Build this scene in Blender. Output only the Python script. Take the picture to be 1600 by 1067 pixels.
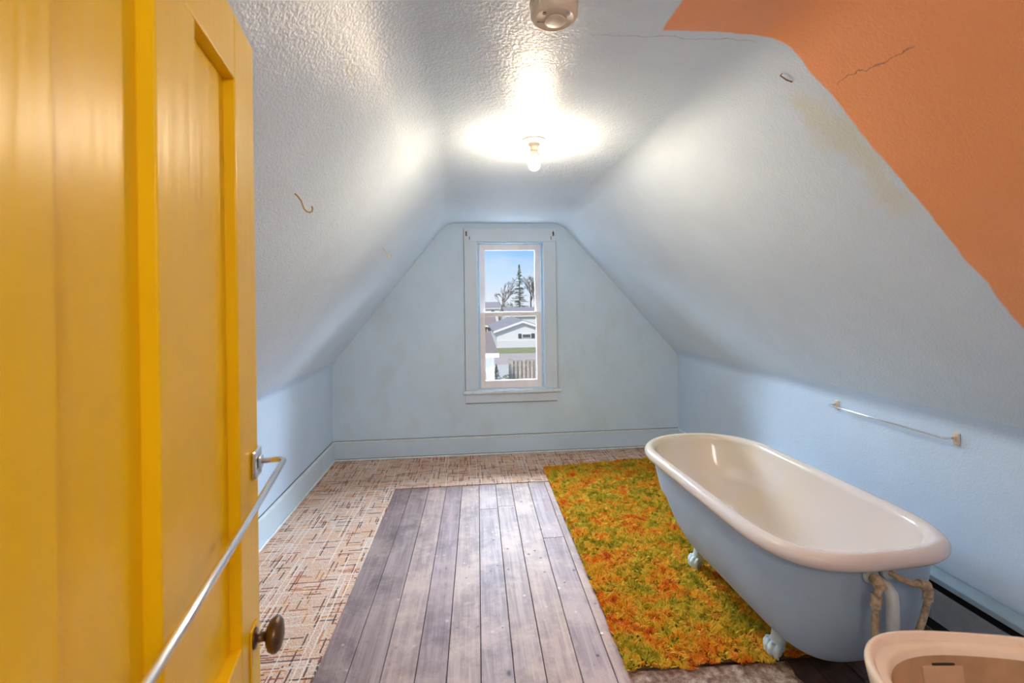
import bpy, bmesh, math, random
import numpy as np
from mathutils import Vector, Matrix, noise as mnoise

for o in list(bpy.data.objects): bpy.data.objects.remove(o)
scene = bpy.context.scene
col = scene.collection
random.seed(7); rng = np.random.default_rng(7)

# ------------------------------------------------------------------ camera
YAW, ROLL, HCAM = math.radians(5.4), 0.013, 1.45
fw = Vector((math.sin(YAW), math.cos(YAW), 0)); rt = Vector((math.cos(YAW), -math.sin(YAW), 0)); up = Vector((0, 0, 1))
right = rt*math.cos(ROLL) - up*math.sin(ROLL); upv = rt*math.sin(ROLL) + up*math.cos(ROLL)
cd = bpy.data.cameras.new('camera'); cam = bpy.data.objects.new('camera', cd); col.objects.link(cam)
M4 = Matrix((right, upv, -fw)).transposed().to_4x4(); M4.translation = (0, 0, HCAM)
cam.matrix_world = M4
cd.lens = 16.0; cd.sensor_width = 36.0; cd.shift_y = -63.5/1600
cd.clip_start = 0.02; cd.clip_end = 500
cd.dof.use_dof = True; cd.dof.focus_distance = 2.6; cd.dof.aperture_fstop = 4.5
scene.camera = cam

# ------------------------------------------------------------------ world, sun, exposure
vs = scene.view_settings
vs.view_transform = 'Standard'; vs.look = 'None'; vs.gamma = 1.0; vs.exposure = 1.45; vs.use_curve_mapping = False
W = bpy.data.worlds.new('sky'); scene.world = W; W.use_nodes = True
wn = W.node_tree; wn.nodes.clear()
def wnode(t): return wn.nodes.new(t)
w_out = wnode('ShaderNodeOutputWorld'); w_bg = wnode('ShaderNodeBackground'); w_tc = wnode('ShaderNodeTexCoord')
w_sep = wnode('ShaderNodeSeparateXYZ'); w_r = wnode('ShaderNodeValToRGB'); w_n = wnode('ShaderNodeTexNoise'); w_mix = wnode('ShaderNodeMix')
w_mix.data_type = 'RGBA'; w_map = wnode('ShaderNodeMapping'); w_map.inputs['Scale'].default_value = (3, 3, 14)
wn.links.new(w_tc.outputs['Generated'], w_sep.inputs[0]); wn.links.new(w_sep.outputs['Z'], w_r.inputs[0])
e = w_r.color_ramp.elements
e[0].position = 0.0; e[0].color = (0.80, 0.88, 1.0, 1); e[1].position = 0.115; e[1].color = (0.27, 0.57, 1.0, 1)
x = e.new(0.06); x.color = (0.55, 0.76, 1.0, 1); x = e.new(0.6); x.color = (0.30, 0.52, 0.90, 1)
wn.links.new(w_tc.outputs['Generated'], w_map.inputs[0]); wn.links.new(w_map.outputs[0], w_n.inputs['Vector'])
w_n.inputs['Scale'].default_value = 2.0; w_n.inputs['Detail'].default_value = 5
w_cr = wnode('ShaderNodeMapRange'); w_cr.inputs[1].default_value = 0.5; w_cr.inputs[2].default_value = 0.8; w_cr.inputs[4].default_value = 0.6
wn.links.new(w_n.outputs['Fac'], w_cr.inputs[0]); wn.links.new(w_cr.outputs[0], w_mix.inputs[0])
wn.links.new(w_r.outputs[0], w_mix.inputs[6]); w_mix.inputs[7].default_value = (0.85, 0.92, 1.0, 1)
wn.links.new(w_mix.outputs[2], w_bg.inputs[0]); w_bg.inputs[1].default_value = 0.37
wn.links.new(w_bg.outputs[0], w_out.inputs[0])
sd = bpy.data.lights.new('sun', 'SUN'); sd.energy = 1.2; sd.angle = math.radians(6); sd.color = (1, 0.93, 0.86)
sun = bpy.data.objects.new('sun', sd); col.objects.link(sun)
sun.rotation_euler = Vector((0.45, 0.75, -0.75)).to_track_quat('-Z', 'Y').to_euler()

# added area lamp outside, standing in for stronger daylight through the gable window
ad = bpy.data.lights.new('window_fill', 'AREA'); ad.shape = 'RECTANGLE'; ad.size = 12.0; ad.size_y = 3.0; ad.energy = 3300.0; ad.color = (0.66, 0.82, 1.0)
ao = bpy.data.objects.new('window_fill', ad); col.objects.link(ao); ao.location = (0.6, 9.0, 4.4)
ao.rotation_euler = (Vector((0.4, 4.3, 1.4)) - Vector(ao.location)).to_track_quat('-Z', 'Y').to_euler()
scene.cycles.max_bounces = 16; scene.cycles.diffuse_bounces = 10

BULB_E, BULB_C = 280.0, (1.0, 0.775, 0.55)
FILL_E, FILL_C = 8.0, (1.0, 0.95, 0.90)

# ------------------------------------------------------------------ node helpers
def new_mat(name):
    m = bpy.data.materials.new(name); m.use_nodes = True
    return m, m.node_tree, m.node_tree.nodes['Principled BSDF']
class NT:
    def __init__(s, nt): s.nt = nt
    def put(s, sock, v):
        if isinstance(v, bpy.types.NodeSocket): s.nt.links.new(v, sock)
        elif v is not None:
            if sock.type == 'RGBA' and len(v) == 3: v = (*v, 1)
            sock.default_value = v
    def pos(s): return s.nt.nodes.new('ShaderNodeNewGeometry').outputs['Position']
    def xyz(s, v):
        n = s.nt.nodes.new('ShaderNodeSeparateXYZ'); s.put(n.inputs[0], v); return n.outputs
    def comb(s, a, b, c):
        n = s.nt.nodes.new('ShaderNodeCombineXYZ')
        for i, v in enumerate((a, b, c)): s.put(n.inputs[i], v)
        return n.outputs[0]
    def math(s, op, a, b=None, c=None, clamp=False):
        n = s.nt.nodes.new('ShaderNodeMath'); n.operation = op; n.use_clamp = clamp
        for i, v in enumerate((a, b, c)):
            if v is not None: s.put(n.inputs[i], v)
        return n.outputs[0]
    def noise(s, vec, scale, detail=3, rough=0.55, dist=0.0, color=False):
        n = s.nt.nodes.new('ShaderNodeTexNoise'); s.put(n.inputs['Vector'], vec)
        n.inputs['Scale'].default_value = scale; n.inputs['Detail'].default_value = detail
        n.inputs['Roughness'].default_value = rough; n.inputs['Distortion'].default_value = dist
        return n.outputs['Color' if color else 'Fac']
    def vor(s, vec, scale, feature='F1', out='Distance'):
        n = s.nt.nodes.new('ShaderNodeTexVoronoi'); n.feature = feature; s.put(n.inputs['Vector'], vec); n.inputs['Scale'].default_value = scale
        return n.outputs[out]
    def white(s, vec):
        n = s.nt.nodes.new('ShaderNodeTexWhiteNoise'); n.noise_dimensions = '3D'; s.put(n.inputs['Vector'], vec); return n.outputs['Value']
    def scale(s, vec, sc):
        n = s.nt.nodes.new('ShaderNodeVectorMath'); n.operation = 'MULTIPLY'; s.put(n.inputs[0], vec); n.inputs[1].default_value = sc
        return n.outputs[0]
    def remap(s, v, a, b, c=0.0, d=1.0, smooth=False):
        n = s.nt.nodes.new('ShaderNodeMapRange'); n.clamp = True
        if smooth: n.interpolation_type = 'SMOOTHSTEP'
        s.put(n.inputs[0], v)
        for i, q in enumerate((a, b, c, d)): s.put(n.inputs[i+1], q)
        return n.outputs[0]
    def mix(s, f, a, b, mode='MIX'):
        n = s.nt.nodes.new('ShaderNodeMix'); n.data_type = 'RGBA'; n.blend_type = mode
        s.put(n.inputs[0], f); s.put(n.inputs[6], a); s.put(n.inputs[7], b); return n.outputs[2]
    def ramp(s, f, stops, const=False):
        n = s.nt.nodes.new('ShaderNodeValToRGB'); s.put(n.inputs[0], f); e = n.color_ramp.elements
        if const: n.color_ramp.interpolation = 'CONSTANT'
        while len(e) < len(stops): e.new(0.5)
        for i, (p, c) in enumerate(stops): e[i].position = p; e[i].color = (*c, 1)
        return n.outputs[0]
    def bump(s, h, dist, strength=1.0, normal=None):
        n = s.nt.nodes.new('ShaderNodeBump'); s.put(n.inputs['Height'], h); n.inputs['Distance'].default_value = dist
        n.inputs['Strength'].default_value = strength
        if normal is not None: s.put(n.inputs['Normal'], normal)
        return n.outputs[0]
    def attr(s, name):
        n = s.nt.nodes.new('ShaderNodeAttribute'); n.attribute_name = name; return n.outputs
def setp(b, **k):
    for key, v in k.items():
        nm = {'rough': 'Roughness', 'metal': 'Metallic', 'spec': 'Specular IOR Level', 'coat': 'Coat Weight', 'coat_rough': 'Coat Roughness'}[key]
        b.inputs[nm].default_value = v

def plain(name, c, rough=0.5, metal=0.0, spec=0.5, coat=0.0, var=0.0, vscale=20, bump=0.0, bscale=200):
    m, nt, b = new_mat(name); t = NT(nt); setp(b, rough=rough, metal=metal, spec=spec, coat=coat)
    if coat: b.inputs['Coat Roughness'].default_value = 0.08
    p = t.pos()
    if var:
        f = t.remap(t.noise(p, vscale, 4), 0.3, 0.7)
        t.put(b.inputs['Base Color'], t.mix(f, tuple(v*(1-var) for v in c), tuple(min(1, v*(1+var)) for v in c)))
    else: t.put(b.inputs['Base Color'], c)
    if bump: t.put(b.inputs['Normal'], t.bump(t.noise(p, bscale, 2), bump))
    return m

def paint(name, c, rough, orange=False, bumpd=0.0022, specks=True, dirt=0.0):
    m, nt, b = new_mat(name); t = NT(nt); p = t.pos(); X, Y, Z = t.xyz(p)
    setp(b, rough=rough, spec=0.5)
    big = t.remap(t.noise(p, 1.7, 4), 0.3, 0.7)
    colr = t.mix(big, tuple(v*0.94 for v in c), tuple(min(1, v*1.04) for v in c))
    if orange:
        wob = t.math('MULTIPLY', t.math('SUBTRACT', t.noise(p, 7, 3), 0.5), 0.03)
        yl = t.math('ADD', Y, wob); xl = t.math('ADD', X, wob)
        my = t.remap(yl, 1.205, 1.197); mx = t.remap(xl, 0.532, 0.540)
        mk_ = t.math('MULTIPLY', my, mx)
        # yellowed water stain on the slope beside the orange edge
        sw = t.math('ADD', Y, t.math('MULTIPLY', t.math('SUBTRACT', t.noise(p, 5, 3), 0.5), 0.28))
        st = t.math('MULTIPLY', t.remap(t.math('ABSOLUTE', t.math('SUBTRACT', sw, 1.265)), 0.075, 0.02), t.math('MULTIPLY', t.remap(Z, 1.66, 1.75, smooth=True), t.remap(Z, 2.09, 2.03, smooth=True)))
        colr = t.mix(t.math('MULTIPLY', st, 0.4), colr, (0.70, 0.65, 0.36))
        oc = t.ramp(t.remap(t.noise(p, 1.3, 2, dist=0.6), 0.3, 0.7), [(0.0, (0.93, 0.37, 0.13)), (0.5, (0.95, 0.39, 0.15)), (0.55, (0.96, 0.41, 0.20)), (1.0, (0.97, 0.42, 0.22))])
        colr = t.mix(mk_, colr, oc)
        # hairline crack across ceiling and orange plaster
        cw = t.math('ADD', t.math('MULTIPLY', t.math('SUBTRACT', t.noise(p, 14, 5), 0.5), 0.05), Y)
        cr = t.math('MULTIPLY', t.remap(t.math('ABSOLUTE', t.math('SUBTRACT', cw, 1.232)), 0.0018, 0.0006), t.math('MULTIPLY', t.remap(X, 0.34, 0.36), t.remap(X, 0.84, 0.80)))
        cw2 = t.math('ADD', t.math('MULTIPLY', t.math('SUBTRACT', t.noise(p, 11, 5), 0.5), 0.07), Z)
        cr2 = t.math('MULTIPLY', t.remap(t.math('ABSOLUTE', t.math('SUBTRACT', cw2, 2.035)), 0.0018, 0.0006), t.math('MULTIPLY', t.remap(Y, 0.95, 0.97), t.remap(Y, 1.17, 1.15)))
        colr = t.mix(t.math('MULTIPLY', t.math('MAXIMUM', cr, cr2), 0.55), colr, (0.12, 0.09, 0.08))
    if specks:
        v = t.vor(p, 3.6); g = t.vor(p, 3.6, out='Color'); gx = t.xyz(g)[0]
        sp = t.math('MULTIPLY', t.remap(v, 0.016, 0.010), t.math('GREATER_THAN', gx, 0.62))
        colr = t.mix(t.math('MULTIPLY', sp, 0.8), colr, (0.08, 0.06, 0.06))
    if dirt:
        d = t.math('MULTIPLY', t.remap(t.noise(t.scale(p, (1, 1, 0.5)), 4, 5), 0.52, 0.75), dirt)
        colr = t.mix(d, colr, (0.50, 0.47, 0.36))
    if name == 'paint_ceiling_gloss':   # fly specks around the lamp
        dd = t.math('ADD', t.math('POWER', t.math('SUBTRACT', X, 0.306), 2.0), t.math('POWER', t.math('SUBTRACT', Y, 2.066), 2.0))
        fs = t.math('MULTIPLY', t.remap(t.vor(p, 13), 0.05, 0.03), t.math('GREATER_THAN', t.xyz(t.vor(p, 13, out='Color'))[1], 0.55))
        colr = t.mix(t.math('MULTIPLY', t.math('MULTIPLY', fs, t.remap(dd, 0.16, 0.10)), 0.85), colr, (0.07, 0.05, 0.04))
    t.put(b.inputs['Base Color'], colr)
    h = t.math('ADD', t.noise(p, 105, 3, 0.6), t.math('MULTIPLY', t.noise(p, 11, 2), 1.3))
    t.put(b.inputs['Normal'], t.bump(h, bumpd))
    return m

BLUE = (0.685, 0.80, 0.90)
M = {}
M['ceil'] = paint('paint_ceiling_gloss', BLUE, 0.36, True, 0.0026)
M['slope'] = paint('paint_slope', BLUE, 0.42, True, 0.0026)
M['slope_l'] = paint('paint_slope_left', BLUE, 0.32, False, 0.0027)
M['far'] = paint('paint_far_wall', (0.66, 0.81, 0.91), 0.45, False, 0.0008, True, 0.25)
M['knee'] = paint('paint_knee_wall', (0.62, 0.77, 0.94), 0.38, False, 0.0014)
M['trim'] = paint('paint_trim', (0.64, 0.79, 0.90), 0.35, False, 0.0006, True, 0.15)
M['casing'] = paint('paint_casing', (0.69, 0.79, 0.86), 0.4, False, 0.0005, True, 0.2)
M['jamb'] = plain('paint_jamb_blue', (0.50, 0.68, 0.82), 0.4, var=0.1)
M['sash'] = plain('paint_sash_pink', (0.95, 0.86, 0.82), 0.45, var=0.06, vscale=8)
M['cap'] = plain('cap_pale', (0.74, 0.83, 0.86), 0.4, var=0.08)  # paler than the trim: cap highlight and daylight on the stool painted in
M['caulk'] = plain('shoe_moulding_pale', (0.80, 0.86, 0.86), 0.5, var=0.15)
M['plaster'] = plain('plain_plaster', (0.6, 0.66, 0.68), 0.7)
M['seam'] = plain('seam_shadow', (0.10, 0.10, 0.10), 0.8, var=0.5, vscale=25)  # dark joints along the trim, also standing in for edge shadow lines
M['dark'] = plain('dark_void', (0.012, 0.011, 0.012), 0.7)
M['chrome'] = plain('chrome', (0.82, 0.82, 0.84), 0.12, 1.0)
M['brass'] = plain('aged_brass', (0.55, 0.38, 0.16), 0.3, 1.0)
M['bronze'] = plain('dark_bronze', (0.16, 0.10, 0.06), 0.35, 0.85, var=0.3, vscale=60)
M['rust'] = plain('rusty_iron', (0.20, 0.11, 0.06), 0.6, 0.5, var=0.4, vscale=150)
M['white_plastic'] = plain('yellowed_plastic', (0.78, 0.66, 0.50), 0.4)
M['ceramic'] = plain('lampholder_ceramic', (0.80, 0.74, 0.62), 0.3)
M['heater'] = plain('heater_enamel', (0.36, 0.42, 0.47), 0.4, var=0.1)
M['heater_top'] = plain('heater_ledge_paint', (0.42, 0.58, 0.66), 0.4, var=0.06)
M['tub_out'] = plain('tub_outside_blue', (0.39, 0.53, 0.67), 0.42, var=0.05, vscale=5, bump=0.0006, bscale=120)
M['foot'] = plain('foot_paint', (0.60, 0.72, 0.74), 0.35, var=0.08, vscale=30)
M['pipe'] = plain('corroded_pipe', (0.42, 0.33, 0.22), 0.6, 0.0, var=0.45, vscale=60, bump=0.002, bscale=180)
M['pipe_blue'] = plain('painted_pipe', (0.52, 0.60, 0.62), 0.45, var=0.12, vscale=20)
M['sink'] = plain('sink_vitreous_tan', (0.91, 0.78, 0.62), 0.22, coat=0.4, var=0.07, vscale=12)
M['sink_in'] = plain('sink_mineral_film', (0.42, 0.27, 0.16), 0.35, var=0.25, vscale=25)
M['sink_bowl'] = plain('sink_bowl_shaded', (0.50, 0.33, 0.19), 0.22, coat=0.4, var=0.12, vscale=18)  # darker than the rim: brown film plus the bowl's inner shade in the colour
M['sink_plate'] = plain('overflow_plate', (0.60, 0.42, 0.26), 0.3, var=0.1)
M['pale'] = plain('pale_pink_soap', (0.85, 0.72, 0.62), 0.4)
M['chip'] = plain('paint_chip_white', (0.8, 0.78, 0.76), 0.6)

def yellow():
    m, nt, b = new_mat('yellow_gloss_paint'); t = NT(nt); p = t.pos(); setp(b, rough=0.34, spec=0.22, coat=0.04)
    b.inputs['Coat Roughness'].default_value = 0.28
    f = t.remap(t.noise(p, 3, 3), 0.3, 0.7)
    c = t.mix(f, (0.86, 0.54, 0.004), (0.92, 0.59, 0.006))
    sp = t.math('MULTIPLY', t.remap(t.vor(p, 7), 0.05, 0.02), t.math('GREATER_THAN', t.xyz(t.vor(p, 7, out='Color'))[0], 0.86))
    c = t.mix(t.math('MULTIPLY', sp, 0.5), c, (0.30, 0.14, 0.02))
    t.put(b.inputs['Base Color'], c)
    h = t.noise(t.scale(p, (60, 60, 4)), 1.0, 3)
    t.put(b.inputs['Normal'], t.bump(h, 0.0012))
    return m
M['yellow'] = yellow()

def enamel():
    m, nt, b = new_mat('tub_enamel'); t = NT(nt); p = t.pos(); X, Y, Z = t.xyz(p); setp(b, rough=0.16, coat=0.3)
    f = t.math('MULTIPLY', t.remap(t.noise(p, 2.2, 3), 0.35, 0.7), t.remap(Y, 1.9, 2.4))
    c = t.mix(f, (0.81, 0.74, 0.70), (0.80, 0.69, 0.48))
    t.put(b.inputs['Base Color'], c)
    return m
M['enamel'] = enamel()

def planks_mat():
    m, nt, b = new_mat('worn_floorboards'); t = NT(nt); p = t.pos(); X, Y, Z = t.xyz(p); setp(b, rough=0.62, spec=0.35)
    oi = nt.nodes.new('ShaderNodeObjectInfo'); tint = oi.outputs['Color']; rnd = oi.outputs['Random']
    off = t.comb(t.math('MULTIPLY', rnd, 9.0), t.math('MULTIPLY', rnd, 31.0), 0.0)
    nv = nt.nodes.new('ShaderNodeVectorMath'); t.put(nv.inputs[0], p); t.put(nv.inputs[1], off); q = nv.outputs[0]
    g = t.noise(t.scale(q, (38, 1.6, 1)), 1.0, 5, 0.65, 0.8)
    g2 = t.noise(t.scale(q, (140, 4, 1)), 1.0, 3)
    c = t.mix(t.remap(g, 0.3, 0.72), (0.30, 0.22, 0.205), (0.58, 0.46, 0.435))
    c = t.mix(t.math('MULTIPLY', t.remap(g2, 0.5, 0.72), 0.35), c, (0.26, 0.19, 0.18))
    st = t.remap(t.noise(q, 3.6, 6, 0.7), 0.47, 0.60)
    c = t.mix(t.math('MULTIPLY', st, 0.70), c, (0.62, 0.485, 0.41))
    dk = t.math('MULTIPLY', t.remap(t.noise(p, 3.4, 6, 0.72, 0.3), 0.50, 0.66), t.remap(X, -0.7, 0.2, 1.25, 0.75))
    c = t.mix(t.math('MULTIPLY', dk, 0.62), c, (0.17, 0.125, 0.13))
    c = t.mix(1.0, c, tint, 'MULTIPLY')
    # knots and paint specks
    kv = t.vor(t.scale(p, (1, 0.6, 1)), 5.5); kc = t.xyz(t.vor(t.scale(p, (1, 0.6, 1)), 5.5, out='Color'))
    c = t.mix(t.math('MULTIPLY', t.math('MULTIPLY', t.remap(kv, 0.075, 0.04), t.math('GREATER_THAN', kc[0], 0.72)), 0.8), c, (0.085, 0.055, 0.06))
    sv = t.vor(p, 22); sc = t.xyz(t.vor(p, 22, out='Color'))
    wn_ = t.noise(p, 40, 2)
    ms = t.math('MULTIPLY', t.remap(t.math('ADD', sv, t.math('MULTIPLY', wn_, 0.2)), 0.30, 0.24), t.math('GREATER_THAN', sc[1], 0.80))
    c = t.mix(t.math('MULTIPLY', ms, t.remap(X, -0.2, 0.35, 0.35, 0.85)), c, t.mix(t.math('GREATER_THAN', sc[2], 0.5), (0.10, 0.075, 0.13), (0.66, 0.60, 0.64)))
    sm = t.remap(t.noise(t.scale(p, (1, 0.7, 1)), 6.5, 5, 0.6), 0.66, 0.74)
    c = t.mix(t.math('MULTIPLY', sm, t.remap(X, -0.1, 0.4, 0.0, 0.45)), c, (0.52, 0.47, 0.56))
    # dark old adhesive where the floor was covered near the tub
    e = t.math('ADD', X, t.math('MULTIPLY', t.math('SUBTRACT', t.noise(p, 9, 4), 0.5), 0.18))
    c = t.mix(t.math('MULTIPLY', t.remap(e, 0.86, 1.02), 0.9), c, t.mix(t.remap(t.noise(p, 20, 4), 0.35, 0.7), (0.035, 0.022, 0.022), (0.11, 0.065, 0.045)))
    t.put(b.inputs['Base Color'], c)
    h = t.math('ADD', g, t.math('MULTIPLY', g2, 0.6))
    t.put(b.inputs['Normal'], t.bump(h, 0.0018))
    return m
M['plank'] = planks_mat()

def carpet_mat(name, dirt):
    m, nt, b = new_mat(name); t = NT(nt); p = t.pos(); X, Y, Z = t.xyz(p); setp(b, rough=0.95, spec=0.1)
    base = t.mix(t.remap(t.noise(p, 120, 3, 0.7), 0.35, 0.65), (0.62, 0.39, 0.28), (0.93, 0.71, 0.58))
    base = t.mix(t.math('MULTIPLY', t.remap(t.noise(p, 10, 4), 0.45, 0.7), 0.6), base, (0.85, 0.48, 0.24))
    warp = t.math('MULTIPLY', t.math('SUBTRACT', t.noise(p, 60, 2), 0.5), 0.006)
    hsum = t.noise(p, 160, 2)
    def lines(a, bb, w, ln, thr, seed, stops, hw):
        ca = t.math('DIVIDE', t.math('ADD', a, warp), w); fa = t.math('FLOOR', ca)
        r0 = t.white(t.comb(fa, seed, 1.5)); cb = t.math('ADD', t.math('DIVIDE', bb, ln), t.math('MULTIPLY', r0, 7.3)); fb = t.math('FLOOR', cb)
        r = t.white(t.comb(fa, fb, seed)); r2 = t.white(t.comb(fa, fb, seed+5.5))
        inl = t.math('LESS_THAN', t.math('ABSOLUTE', t.math('SUBTRACT', t.math('FRACT', ca), 0.5)), hw)
        return t.math('MULTIPLY', inl, t.math('LESS_THAN', r, thr)), t.ramp(r2, stops, True)
    stops = [(0.0, (0.07, 0.035, 0.035)), (0.27, (0.40, 0.09, 0.05)), (0.50, (0.62, 0.24, 0.06)), (0.62, (0.80, 0.70, 0.60)), (0.9, (0.22, 0.10, 0.07))]
    c = base
    for (a, bb, w, ln, thr, seed, hw) in ((X, Y, 0.0125, 0.085, 0.22, 2.0, 0.30), (Y, X, 0.0125, 0.085, 0.24, 9.0, 0.30)):
        k, cc = lines(a, bb, w, ln, thr, seed, stops, hw)
        c = t.mix(t.math('MULTIPLY', k, 0.85), c, cc)
    k, cc = lines(X, Y, 0.031, 0.55, 0.40, 21.0, [(0.0, (0.95, 0.85, 0.75)), (0.99, (0.95, 0.85, 0.75))], 0.10); c = t.mix(t.math('MULTIPLY', k, 0.75), c, cc)
    k, cc = lines(Y, X, 0.031, 0.30, 0.30, 33.0, [(0.0, (0.95, 0.85, 0.75)), (0.99, (0.95, 0.85, 0.75))], 0.10); c = t.mix(t.math('MULTIPLY', k, 0.6), c, cc)
    c = t.mix(t.math('MULTIPLY', t.remap(t.noise(p, 3.0, 4), 0.35, 0.7), dirt), c, (0.46, 0.25, 0.12))
    t.put(b.inputs['Base Color'], c)
    t.put(b.inputs['Normal'], t.bump(hsum, 0.006))
    return m
M['carpet'] = carpet_mat('woven_carpet', 0.12)
M['carpet_far'] = carpet_mat('woven_carpet_soiled', 0.42)

def pile_mat():
    m, nt, b = new_mat('shag_pile'); t = NT(nt); p = t.pos(); setp(b, rough=0.85, spec=0.15)
    r = t.attr('rnd')[2]
    f = t.math('ADD', t.noise(p, 7.5, 3, 0.6, 0.3), t.math('MULTIPLY', t.math('SUBTRACT', r, 0.5), 0.24))
    c = t.ramp(t.remap(f, 0.26, 0.76), [(0.0, (0.34, 0.29, 0.015)), (0.30, (0.60, 0.48, 0.035)), (0.46, (0.82, 0.53, 0.045)), (0.62, (0.90, 0.46, 0.035)), (0.76, (0.88, 0.25, 0.018)), (1.0, (0.60, 0.09, 0.014))])
    c = t.mix(t.math('MULTIPLY', t.math('GREATER_THAN', r, 0.80), 0.5), c, (0.90, 0.62, 0.10))
    t.put(b.inputs['Base Color'], c); return m
M['pile'] = pile_mat()
M['rug_back'] = plain('rug_backing', (0.12, 0.07, 0.015), 0.95)
def pad_mat():
    m, nt, b = new_mat('felt_pad'); t = NT(nt); p = t.pos(); setp(b, rough=0.95, spec=0.1)
    c = t.ramp(t.remap(t.noise(p, 30, 5, 0.7), 0.3, 0.7), [(0.0, (0.10, 0.055, 0.04)), (0.45, (0.32, 0.21, 0.16)), (1.0, (0.66, 0.52, 0.43))])
    t.put(b.inputs['Base Color'], c); t.put(b.inputs['Normal'], t.bump(t.noise(p, 140, 3), 0.004)); return m
M['pad'] = pad_mat()

def emit(name, c, s):
    m, nt, b = new_mat(name); nt.nodes.remove(b); e = nt.nodes.new('ShaderNodeEmission')
    e.inputs[0].default_value = (*c, 1); e.inputs[1].default_value = s
    nt.links.new(e.outputs[0], nt.nodes['Material Output'].inputs[0]); return m
M['bulb'] = emit('bulb_glow', BULB_C, BULB_E)
bn = M['bulb'].node_tree; bt = NT(bn)   # frosted dome glows stronger toward its tip
bt.put(next(n for n in bn.nodes if n.type == 'EMISSION').inputs[1], bt.remap(bt.xyz(bt.pos())[2], 2.185-0.080, 2.185-0.115, 0.18*BULB_E, 1.15*BULB_E))
M['globe'] = emit('fill_glow', FILL_C, FILL_E)
def glass():
    m, nt, b = new_mat('window_glass'); nt.nodes.remove(b)
    tr = nt.nodes.new('ShaderNodeBsdfTransparent'); gl = nt.nodes.new('ShaderNodeBsdfGlossy'); gl.inputs['Roughness'].default_value = 0.3
    tr.inputs[0].default_value = (0.97, 0.98, 0.98, 1); mx = nt.nodes.new('ShaderNodeMixShader'); mx.inputs[0].default_value = 0.03
    nt.links.new(tr.outputs[0], mx.inputs[1]); nt.links.new(gl.outputs[0], mx.inputs[2]); nt.links.new(mx.outputs[0], nt.nodes['Material Output'].inputs[0]); return m
M['glass'] = glass()
# outdoors
M['siding'] = plain('white_siding', (0.80, 0.77, 0.77), 0.6, var=0.03)
M['shingle'] = plain('grey_shingle', (0.36, 0.32, 0.32), 0.9, var=0.15, vscale=6)
M['shingle_br'] = plain('brown_shingle', (0.36, 0.27, 0.23), 0.9, var=0.12, vscale=8)
M['brick_br'] = plain('brown_brick', (0.33, 0.22, 0.19), 0.9, var=0.25, vscale=1.5)
M['fascia'] = plain('fascia_white', (0.85, 0.82, 0.80), 0.6)
M['road'] = plain('road_asphalt', (0.58, 0.46, 0.40), 0.9, var=0.05, vscale=1)
M['concrete'] = plain('pale_concrete', (0.66, 0.60, 0.53), 0.9, var=0.05, vscale=1)
M['lawn'] = plain('lawn_grass', (0.30, 0.31, 0.15), 0.95, var=0.2, vscale=2)
M['fence'] = plain('weathered_fence', (0.50, 0.42, 0.35), 0.9, var=0.2, vscale=6)
M['bark'] = plain('bare_bark', (0.24, 0.18, 0.15), 0.9)
M['needle'] = plain('conifer_needles', (0.12, 0.14, 0.09), 0.9, var=0.3, vscale=3)
M['bush'] = plain('bush_leaves', (0.16, 0.20, 0.10), 0.9, var=0.3, vscale=3)
M['darkglass'] = plain('dark_window', (0.10, 0.12, 0.14), 0.2)
M['shutter'] = plain('dark_shutter', (0.09, 0.09, 0.10), 0.6)

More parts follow.
